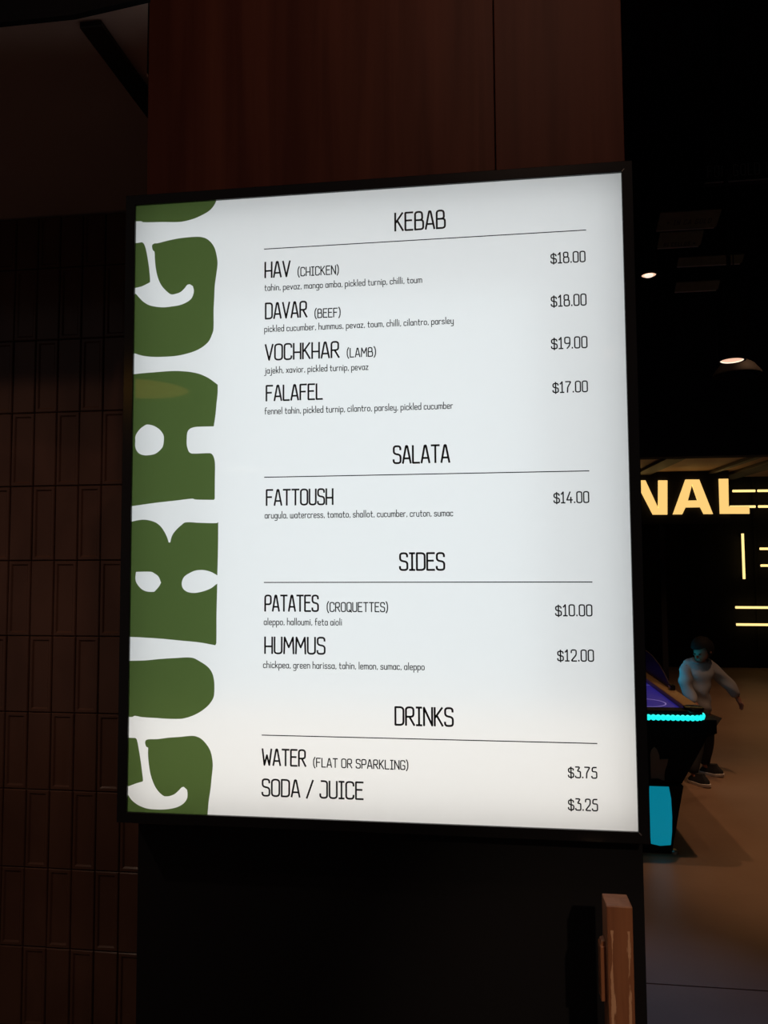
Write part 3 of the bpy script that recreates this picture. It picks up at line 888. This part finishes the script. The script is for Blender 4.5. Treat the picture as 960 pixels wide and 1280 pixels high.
# straight light tubes on the back wall
TUBES = [
    ((3.139, 2.401), (3.398, 2.399), 'short level light tube beside the letter L, upper of the pair'),
    ((3.428, 2.399), (4.10, 2.395), 'long level light tube right of the upper short tube beside the letter L'),
    ((3.10, 2.208), (3.394, 2.207), 'short level light tube touching the foot of the letter L'),
    ((3.430, 2.207), (4.10, 2.203), 'long level light tube right of the tube at the foot of the letter L'),
    ((3.236, 1.880), (3.236, 1.330), 'single upright light tube below the lit letters'),
    ((3.430, 1.694), (4.05, 1.691), 'level light tube right of the upright tube, upper of that pair'),
    ((3.434, 1.491), (4.05, 1.489), 'level light tube right of the upright tube, lower of that pair'),
    ((3.126, 0.987), (4.30, 0.983), 'long low light tube above the floor, upper of the lowest pair'),
    ((3.130, 0.781), (4.30, 0.777), 'long low light tube above the floor, lowest of all'),
]
K_ = 11.0 / 9.33
for a, b, lb in TUBES:
    a, b = [(p[0] * K_, 1.65 + (p[1] - 1.65) * K_) for p in (a, b)]
    t = thing('light_tube', ((a[0] + b[0]) / 2, 11.05, (a[1] + b[1]) / 2), lb, 'light', 'warm light tubes on the back wall')
    r = 0.0175
    va, vb = Vector((a[0], 11.0, a[1])), Vector((b[0], 11.0, b[1])); d = (vb - va).normalized()
    mb = MB(); mb.tube([va, va + d * 0.006, vb - d * 0.006, vb], r, 12)
    mb.build('tube', M_NEON, t, True)
    for p in (va + d * 0.03, vb - d * 0.03):
        mb = MB(); mb.box(p.x - 0.01, p.x + 0.01, 11.017, 11.1098, p.z - 0.01, p.z + 0.01)
        mb.build('clip', M_VOID, t)

# ------------------------------------------------------------------ air hockey table
TX = 0.73
tb = thing('air_hockey_table', (TX, 5.1, 0), 'black air hockey table with violet playing field and cyan light strip along its edge', 'game table')
M_GLOSSB = mat('gloss_black_plastic', (0.004, 0.004, 0.006), 0.6, spec=0.12)
M_RAIL = mat('bronze_rail', (0.26, 0.17, 0.085), 0.38, 0.2)
M_FIELD = mat('violet_playfield', (0.016, 0.012, 0.12), 0.35, emit=(0.04, 0.034, 0.50), power=0.24)  # low emission stands in for violet light falling on the field
M_LINE = mat('pale_violet_line', (0.2, 0.17, 0.5), 0.4, emit=(0.35, 0.30, 0.85), power=0.35)
M_CYAN = mat('cyan_led', (0.1, 0.6, 0.6), 0.4, emit=(0.01, 0.86, 0.82), power=1.1)
M_TEAL = mat('teal_lit_acrylic', (0.02, 0.25, 0.3), 0.35, emit=(0.0, 0.19, 0.28), power=0.9)
y0, y1 = 4.25, 6.15


def rrect(x0, x1, a, b, r, n=6):
    out = []
    for cx_, cy_, s in ((x1 - r, a + r, -90), (x1 - r, b - r, 0), (x0 + r, b - r, 90), (x0 + r, a + r, 180)):
        for i in range(n + 1):
            t = math.radians(s + 90 * i / n)
            out.append((cx_ + r * math.cos(t), cy_ + r * math.sin(t)))
    return out


xl, xr = 2 * TX - 1.255, 1.255
# cabinet: cross-section with side wings tapering to the legs
sec = [(1.325, 0.722), (1.325, 0.645), (1.275, 0.622), (1.13, 0.366), (2 * TX - 1.13, 0.366), (2 * TX - 1.275, 0.622), (2 * TX - 1.325, 0.645), (2 * TX - 1.325, 0.722)]
mb = MB(); mb.prism(sec, 'y', 4.31, y1 - 0.05, 0.006)
cab = mb.build('cabinet', M_GLOSSB, tb)
mb = MB(); mb.prism(rrect(xl + 0.01, xr - 0.01, y0 + 0.012, y1 - 0.012, 0.07), 'z', 0.7225, 0.744)
mb.build('deck', M_GLOSSB, tb)
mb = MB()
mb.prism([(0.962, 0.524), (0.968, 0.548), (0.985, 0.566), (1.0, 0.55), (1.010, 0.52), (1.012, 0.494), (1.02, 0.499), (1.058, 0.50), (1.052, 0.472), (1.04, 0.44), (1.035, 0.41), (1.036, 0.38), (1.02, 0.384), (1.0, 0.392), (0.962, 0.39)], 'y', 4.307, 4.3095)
mb.build('painted_reflection', mat('brown_reflection_tone', (0.16, 0.105, 0.085), 0.5), cab)  # faint brown reflection on the cabinet front, painted as a flat shape
# playing field and markings
mb = MB(); mb.prism(rrect(xl + 0.08, xr - 0.08, y0 + 0.10, y1 - 0.10, 0.03), 'z', 0.7445, 0.752)
fld = mb.build('playing_field', M_FIELD, tb)
mb = MB()


def ring(cx_, cy_, r, w, n=48, z=0.7526):
    A = [mb.b.verts.new((cx_ + (r - w) * math.cos(2 * math.pi * i / n), cy_ + (r - w) * math.sin(2 * math.pi * i / n), z)) for i in range(n)]
    B = [mb.b.verts.new((cx_ + r * math.cos(2 * math.pi * i / n), cy_ + r * math.sin(2 * math.pi * i / n), z)) for i in range(n)]
    for i in range(n):
        mb.b.faces.new((A[i], A[(i + 1) % n], B[(i + 1) % n], B[i]))


for c_ in ((1.0, 4.60), (0.46, 4.60), (TX, 5.2), (1.0, 5.8), (0.46, 5.8)):
    mb = MB(); ring(c_[0], c_[1], 0.125, 0.008)
    mb.build('field_circle', M_LINE, fld)
mb = MB()
mb.poly([(xl + 0.085, 5.196, .7526), (xr - 0.085, 5.196, .7526), (xr - 0.085, 5.204, .7526), (xl + 0.085, 5.204, .7526)])
mb.build('centre_line', M_LINE, fld)
# rails: side rails bronze, end rails black
for s in (1, -1):
    a, b = (xr - 0.085, xr) if s > 0 else (xl, xl + 0.085)
    mb = MB(); mb.box(a, b, y0 + 0.11, y1 - 0.11, 0.7445, 0.783, 0.008)
    mb.build('side_rail', M_RAIL, tb, True)
for a, b in ((y0 + 0.012, y0 + 0.10), (y1 - 0.10, y1 - 0.012)):
    mb = MB(); mb.prism(rrect(xl + 0.012, xr - 0.012, a, b, 0.03), 'z', 0.7445, 0.778, 0.006)
    mb.build('end_rail', M_GLOSSB, tb, True)
for sx in (xl, xr - 0.11):
    for a in (y0, y1 - 0.115):
        mb = MB(); mb.prism(rrect(sx, sx + 0.11, a, a + 0.115, 0.05), 'z', 0.765, 0.793, 0.010)
        mb.build('corner_cap', mat('polished_black_cap', (0.008, 0.007, 0.006), 0.2), tb, True)
# LED strip: beads round the edge
out = rrect(xl, xr, y0, y1, 0.075, 8)
per = []
for i in range(len(out)):
    a, b = Vector(out[i]), Vector(out[(i + 1) % len(out)])
    per.append((a, b, (b - a).length))
tot = sum(p[2] for p in per)
nb = int(tot / 0.026)
mb = MB()
k = 0; acc = 0
for i in range(nb):
    s = i * tot / nb
    while acc + per[k][2] < s:
        acc += per[k][2]; k += 1
    a, b, l = per[k]
    p = a.lerp(b, (s - acc) / l); d = (b - a) / l
    ang = math.atan2(d.y, d.x)
    bm2 = bmesh.ops.create_uvsphere(mb.b, u_segments=8, v_segments=6, radius=1)
    for v in bm2['verts']:
        x, y, z = v.co
        x *= 0.0165; y *= 0.011; z *= 0.017
        v.co = (p.x + x * math.cos(ang) - y * math.sin(ang), p.y + x * math.sin(ang) + y * math.cos(ang), 0.7405 + z)
mb.build('led_strip', M_CYAN, tb, True)
lamp('added_cyan_light', 'AREA', (1.285, 5.70, 0.82), CYAN, (0.03, 0.66, 1.0), tb, (2.2, 5.70, 0.84), shape='RECTANGLE', size=0.5, size_y=0.03)  # extra cyan light added beside the strip to brighten the child
# guards along the sides
for gx in (xr - 0.025, xl + 0.025):
    mb = MB()
    mb.prism([(4.87, 0.783), (4.90, 0.80), (4.976, 0.832), (5.07, 0.867), (5.18, 0.897), (5.30, 0.920), (5.42, 0.935), (5.58, 0.942), (5.95, 0.942), (6.0, 0.93), (6.02, 0.9), (6.02, 0.783)], 'x', gx - 0.004, gx + 0.004, 0.0015)
    mb.build('side_guard', mat('dark_violet_acrylic', (0.02, 0.014, 0.028), 0.5, spec=0.2), tb)
    mb = MB(); mb.box(gx - 0.016, gx + 0.016, 4.84, 4.90, 0.7835, 0.815, 0.005)
    mb.build('guard_clamp', mat('polished_black_cap', (0.008, 0.007, 0.006), 0.2), tb)
# legs with lit teal panels
for fx in (1, -1):
    for a, b, f in ((4.265, 4.50, 4.258), (5.80, 6.08, 6.085)):
        X_ = lambda x: x if fx > 0 else 2 * TX - x
        mb = MB()
        mb.prism([(X_(0.915), 0.365), (X_(1.125), 0.365), (X_(1.058), 0.03), (X_(1.062), 0.0), (X_(0.90), 0.0), (X_(0.905), 0.03)], 'y', a, b, 0.003)
        lg = mb.build('leg', M_GLOSSB, tb)
        mb = MB()
        mb.prism([(X_(0.943), 0.362), (X_(1.045), 0.362), (X_(1.055), 0.30), (X_(1.058), 0.2), (X_(1.055), 0.12), (X_(1.047), 0.05), (X_(0.99), 0.043), (X_(0.943), 0.052), (X_(0.937), 0.15), (X_(0.936), 0.26)], 'y', min(f, f + 0.006), max(f, f + 0.006))
        mb.build('lit_panel', M_TEAL, lg)['label'] = 'glowing teal panel'
        mb = MB(); mb.lathe([(0.0, 0.0), (0.02, 0.0), (0.02, 0.012), (0.012, 0.02), (0.0, 0.02)], (X_(1.068), a + 0.012, 0.0), 16)
        mb.build('levelling_foot', M_METAL, lg, True)

# ------------------------------------------------------------------ child standing beyond the table
ch = thing('person', (1.66, 5.75, 0), 'child in pale hooded top and dark trousers behind the air hockey table, one arm out', 'person')
M_SKIN = mat('skin', (0.30, 0.13, 0.085), 0.55)
M_HOODIE = mat('pale_cotton', (0.27, 0.27, 0.30), 0.85)
M_TROUSER = mat('dark_cotton', (0.012, 0.012, 0.016), 0.9)
M_HAIR = mat('black_hair', (0.008, 0.007, 0.007), 0.8, spec=0.2)


def skin(name, nodes, edges, material, parent, sub=2, root=0, tweak=None):
    """nodes: (x, y, z, rx, ry)"""
    me = bpy.data.meshes.new(name)
    me.from_pydata([n[:3] for n in nodes], edges, [])
    o = bpy.data.objects.new(name, me); COL.objects.link(o)
    sk = o.modifiers.new('Skin', 'SKIN'); sk.use_smooth_shade = True
    for i, n in enumerate(nodes):
        v = me.skin_vertices[0].data[i]
        v.radius = (n[3], n[4] if len(n) > 4 else n[3]); v.use_root = (i == root)
    ss = o.modifiers.new('Sub', 'SUBSURF'); ss.levels = sub; ss.render_levels = sub
    dg = bpy.context.evaluated_depsgraph_get(); dg.update()
    m2 = bpy.data.meshes.new_from_object(o.evaluated_get(dg))
    bpy.data.objects.remove(o)
    off = wloc(parent)
    for v in m2.vertices:
        v.co = (tweak(v.co) if tweak else v.co) - off
    m2.name = name; m2.materials.clear()
    return link(name, m2, material, parent, 'full')


N, E = [], []


def add(p, r, frm=None, r2=None):
    N.append((*p, r, r2 or r))
    if frm is not None:
        E.append((frm, len(N) - 1))
    return len(N) - 1


pel = add((1.66, 5.76, 0.44), 0.075, None, 0.06)
wst = add((1.65, 5.76, 0.55), 0.066, pel, 0.055)
cst = add((1.635, 5.75, 0.74), 0.080, wst, 0.058)
nk0 = add((1.648, 5.735, 0.835), 0.045, cst)
nk = add((1.655, 5.72, 0.865), 0.033, nk0)
h1 = add((1.652, 5.70, 0.89), 0.055, nk)
h2 = add((1.668, 5.692, 0.935), 0.069, h1, 0.074)
h3 = add((1.682, 5.70, 0.975), 0.050, h2)


def arm(sh, el, wr, hd, curl):
    a = add(sh, 0.035, cst); b = add(el, 0.028, a); c = add(wr, 0.019, b)
    d = add(hd, 0.019, c, 0.011)
    f = (Vector(hd) - Vector(wr)).normalized(); sd = f.cross(Vector(curl)).normalized()
    for i, (o_, l_) in enumerate(((-0.015, 0.026), (-0.005, 0.031), (0.005, 0.029), (0.0145, 0.022))):
        b0 = Vector(hd) + sd * o_ + f * 0.012
        b1 = b0 + f * l_ * 0.6 + Vector(curl) * 0.004
        b2 = b1 + f * l_ * 0.45 + Vector(curl) * 0.010
        q = add(tuple(b0), 0.0058, d); q = add(tuple(b1), 0.0052, q); add(tuple(b2), 0.0044, q)
    t0 = Vector(wr).lerp(Vector(hd), 0.65) - sd * 0.016; t1 = t0 - sd * 0.014 + f * 0.014; t2 = t1 + f * 0.016 + Vector(curl) * 0.006
    q = add(tuple(t0), 0.007, d); q = add(tuple(t1), 0.006, q); add(tuple(t2), 0.005, q)


arm((1.548, 5.735, 0.815), (1.528, 5.66, 0.65), (1.575, 5.56, 0.54), (1.585, 5.53, 0.515), (0.6, -0.2, -0.7))
arm((1.745, 5.755, 0.81), (1.86, 5.745, 0.685), (1.918, 5.725, 0.565), (1.928, 5.72, 0.535), (-0.9, -0.3, 0.0))
FEET = []
for hx, kn, an, toe in (((1.625, 5.76, 0.40), (1.585, 5.63, 0.235), (1.535, 5.56, 0.06), (1.60, 5.47, 0.02)), ((1.695, 5.77, 0.40), (1.70, 5.775, 0.23), (1.685, 5.80, 0.06), (1.765, 5.745, 0.02))):
    a = add(hx, 0.055, pel); b = add(kn, 0.040, a); c = add(an, 0.026, b); d = add(toe, 0.018, c)
    FEET.append((Vector(an), Vector(toe), kn, hx))
body = skin('body', N, E, M_SKIN, ch, 2)
hc = Vector((1.664, 5.694, 0.928)); fd = Vector((-0.78, -0.42, -0.52)).normalized(); rt = fd.cross(Vector((0, 0, 1))).normalized(); up = rt.cross(fd)
mb = MB()


def blob(c, rx, ry, rz):
    """ellipsoid in the head's own axes: right, forward, up"""
    q = bmesh.ops.create_uvsphere(mb.b, u_segments=14, v_segments=10, radius=1)
    for v in q['verts']:
        x, y, z = v.co
        v.co = c + rt * x * rx + fd * y * ry + up * z * rz


blob(hc + fd * 0.070 - up * 0.012, 0.008, 0.012, 0.011); mb.build('nose', M_SKIN, body, 'full')
for s in (-1, 1):
    mb = MB(); blob(hc + fd * 0.062 + rt * 0.024 * s + up * 0.006, 0.010, 0.006, 0.006); mb.build('eye', mat('dark_eye', (0.02, 0.015, 0.012), 0.2), body, 'full')
    mb = MB(); blob(hc + rt * 0.071 * s - fd * 0.004, 0.007, 0.013, 0.019); mb.build('ear', M_SKIN, body, 'full')
mb = MB(); blob(hc + fd * 0.063 - up * 0.036, 0.017, 0.006, 0.005); mb.build('mouth', mat('lips', (0.30, 0.11, 0.09), 0.5), body, 'full')
mb = MB()
q = bmesh.ops.create_uvsphere(mb.b, u_segments=28, v_segments=18, radius=1)
for v in q['verts']:
    x, y, z = v.co
    w_ = 1 + 0.03 * math.sin(9 * x + 5 * z) * math.cos(7 * y)
    v.co = hc + up * 0.018 - fd * 0.012 + rt * x * 0.080 * w_ + fd * y * 0.080 * w_ + up * z * 0.084 * w_
bmesh.ops.delete(mb.b, geom=[v for v in mb.b.verts if (v.co - hc).dot(fd) > 0.030 and (v.co - hc).dot(up) < 0.040 or (v.co - hc).dot(up) < -0.055], context='VERTS')
hair = mb.build('hair', M_HAIR, ch, 'full')

fold = lambda v: v + Vector((math.sin(v.z * 70 + v.x * 25), math.cos(v.z * 55 - v.y * 30), 0)) * 0.0045
N, E = [], []
a = add((1.665, 5.76, 0.43), 0.112, None, 0.085); b = add((1.65, 5.76, 0.55), 0.110, a, 0.082); c = add((1.632, 5.75, 0.74), 0.108, b, 0.080)
d = add((1.645, 5.738, 0.835), 0.072, c, 0.062); add((1.65, 5.728, 0.862), 0.056, d)
s = add((1.553, 5.735, 0.800), 0.055, c); s = add((1.532, 5.67, 0.66), 0.052, s); add((1.570, 5.572, 0.552), 0.032, s)
s = add((1.738, 5.755, 0.795), 0.058, c); s = add((1.852, 5.745, 0.680), 0.050, s); add((1.915, 5.727, 0.585), 0.040, s)
s = add((1.665, 5.80, 0.835), 0.050, c, 0.045); add((1.675, 5.815, 0.78), 0.045, s)
hood = skin('hooded_top', N, E, M_HOODIE, ch, 3, 0, fold)
N, E = [], []
a = add((1.66, 5.76, 0.43), 0.090, None, 0.074)
for an, toe, kn, hx in FEET:
    q = add(hx, 0.066, a); q = add(kn, 0.054, q); q = add((an.x, an.y, an.z + 0.05), 0.044, q); add((an.x, an.y, an.z + 0.004), 0.040, q)
skin('trousers', N, E, M_TROUSER, ch, 2)
for an, toe, kn, hx in FEET:
    d = (toe - an); d.z = 0; d.normalize(); s = Vector((-d.y, d.x, 0))
    heel = Vector((an.x, an.y, 0)) - d * 0.035

    def shoe(name, prof, zs, m_):
        mb = MB(); rows = []
        for z, k in zs:
            rows.append([mb.b.verts.new(heel + d * u * k + d * (0.08 * (1 - k)) + s * w * k + Vector((0, 0, z + (0.006 if u > 0.14 else 0)))) for u, w in prof])
        n = len(prof)
        for A, B in zip(rows, rows[1:]):
            for i in range(n):
                mb.b.faces.new((A[i], A[(i + 1) % n], B[(i + 1) % n], B[i]))
        mb.b.faces.new(rows[0][::-1]); mb.b.faces.new(rows[-1])
        return mb.build(name, m_, ch, True)
    pf = [(0.0, -0.018), (0.0, 0.018), (0.02, 0.028), (0.07, 0.030), (0.12, 0.034), (0.155, 0.026), (0.17, 0.008), (0.17, -0.008), (0.155, -0.026), (0.12, -0.034), (0.07, -0.030), (0.02, -0.028)]
    sh = shoe('shoe', pf, ((0.018, 0.97), (0.034, 0.94), (0.05, 0.80), (0.064, 0.62), (0.082, 0.5)), M_TROUSER)
    so = shoe('sole', pf, ((0.0, 1.0), (0.005, 1.04), (0.020, 1.03), (0.022, 0.98)), mat('white_rubber', (0.6, 0.55, 0.52), 0.6))
    so.parent = sh; so.location = (0, 0, 0)
    mb = MB()
    for i in range(4):
        c0 = heel + d * (0.105 + i * 0.012) + Vector((0, 0, 0.063 - i * 0.006))
        mb.tube([c0 - s * 0.016 - Vector((0, 0, .006)), c0, c0 + s * 0.016 - Vector((0, 0, .006))], 0.0025, 6)
    mb.build('laces', mat('white_lace', (0.65, 0.6, 0.58), 0.7), sh)
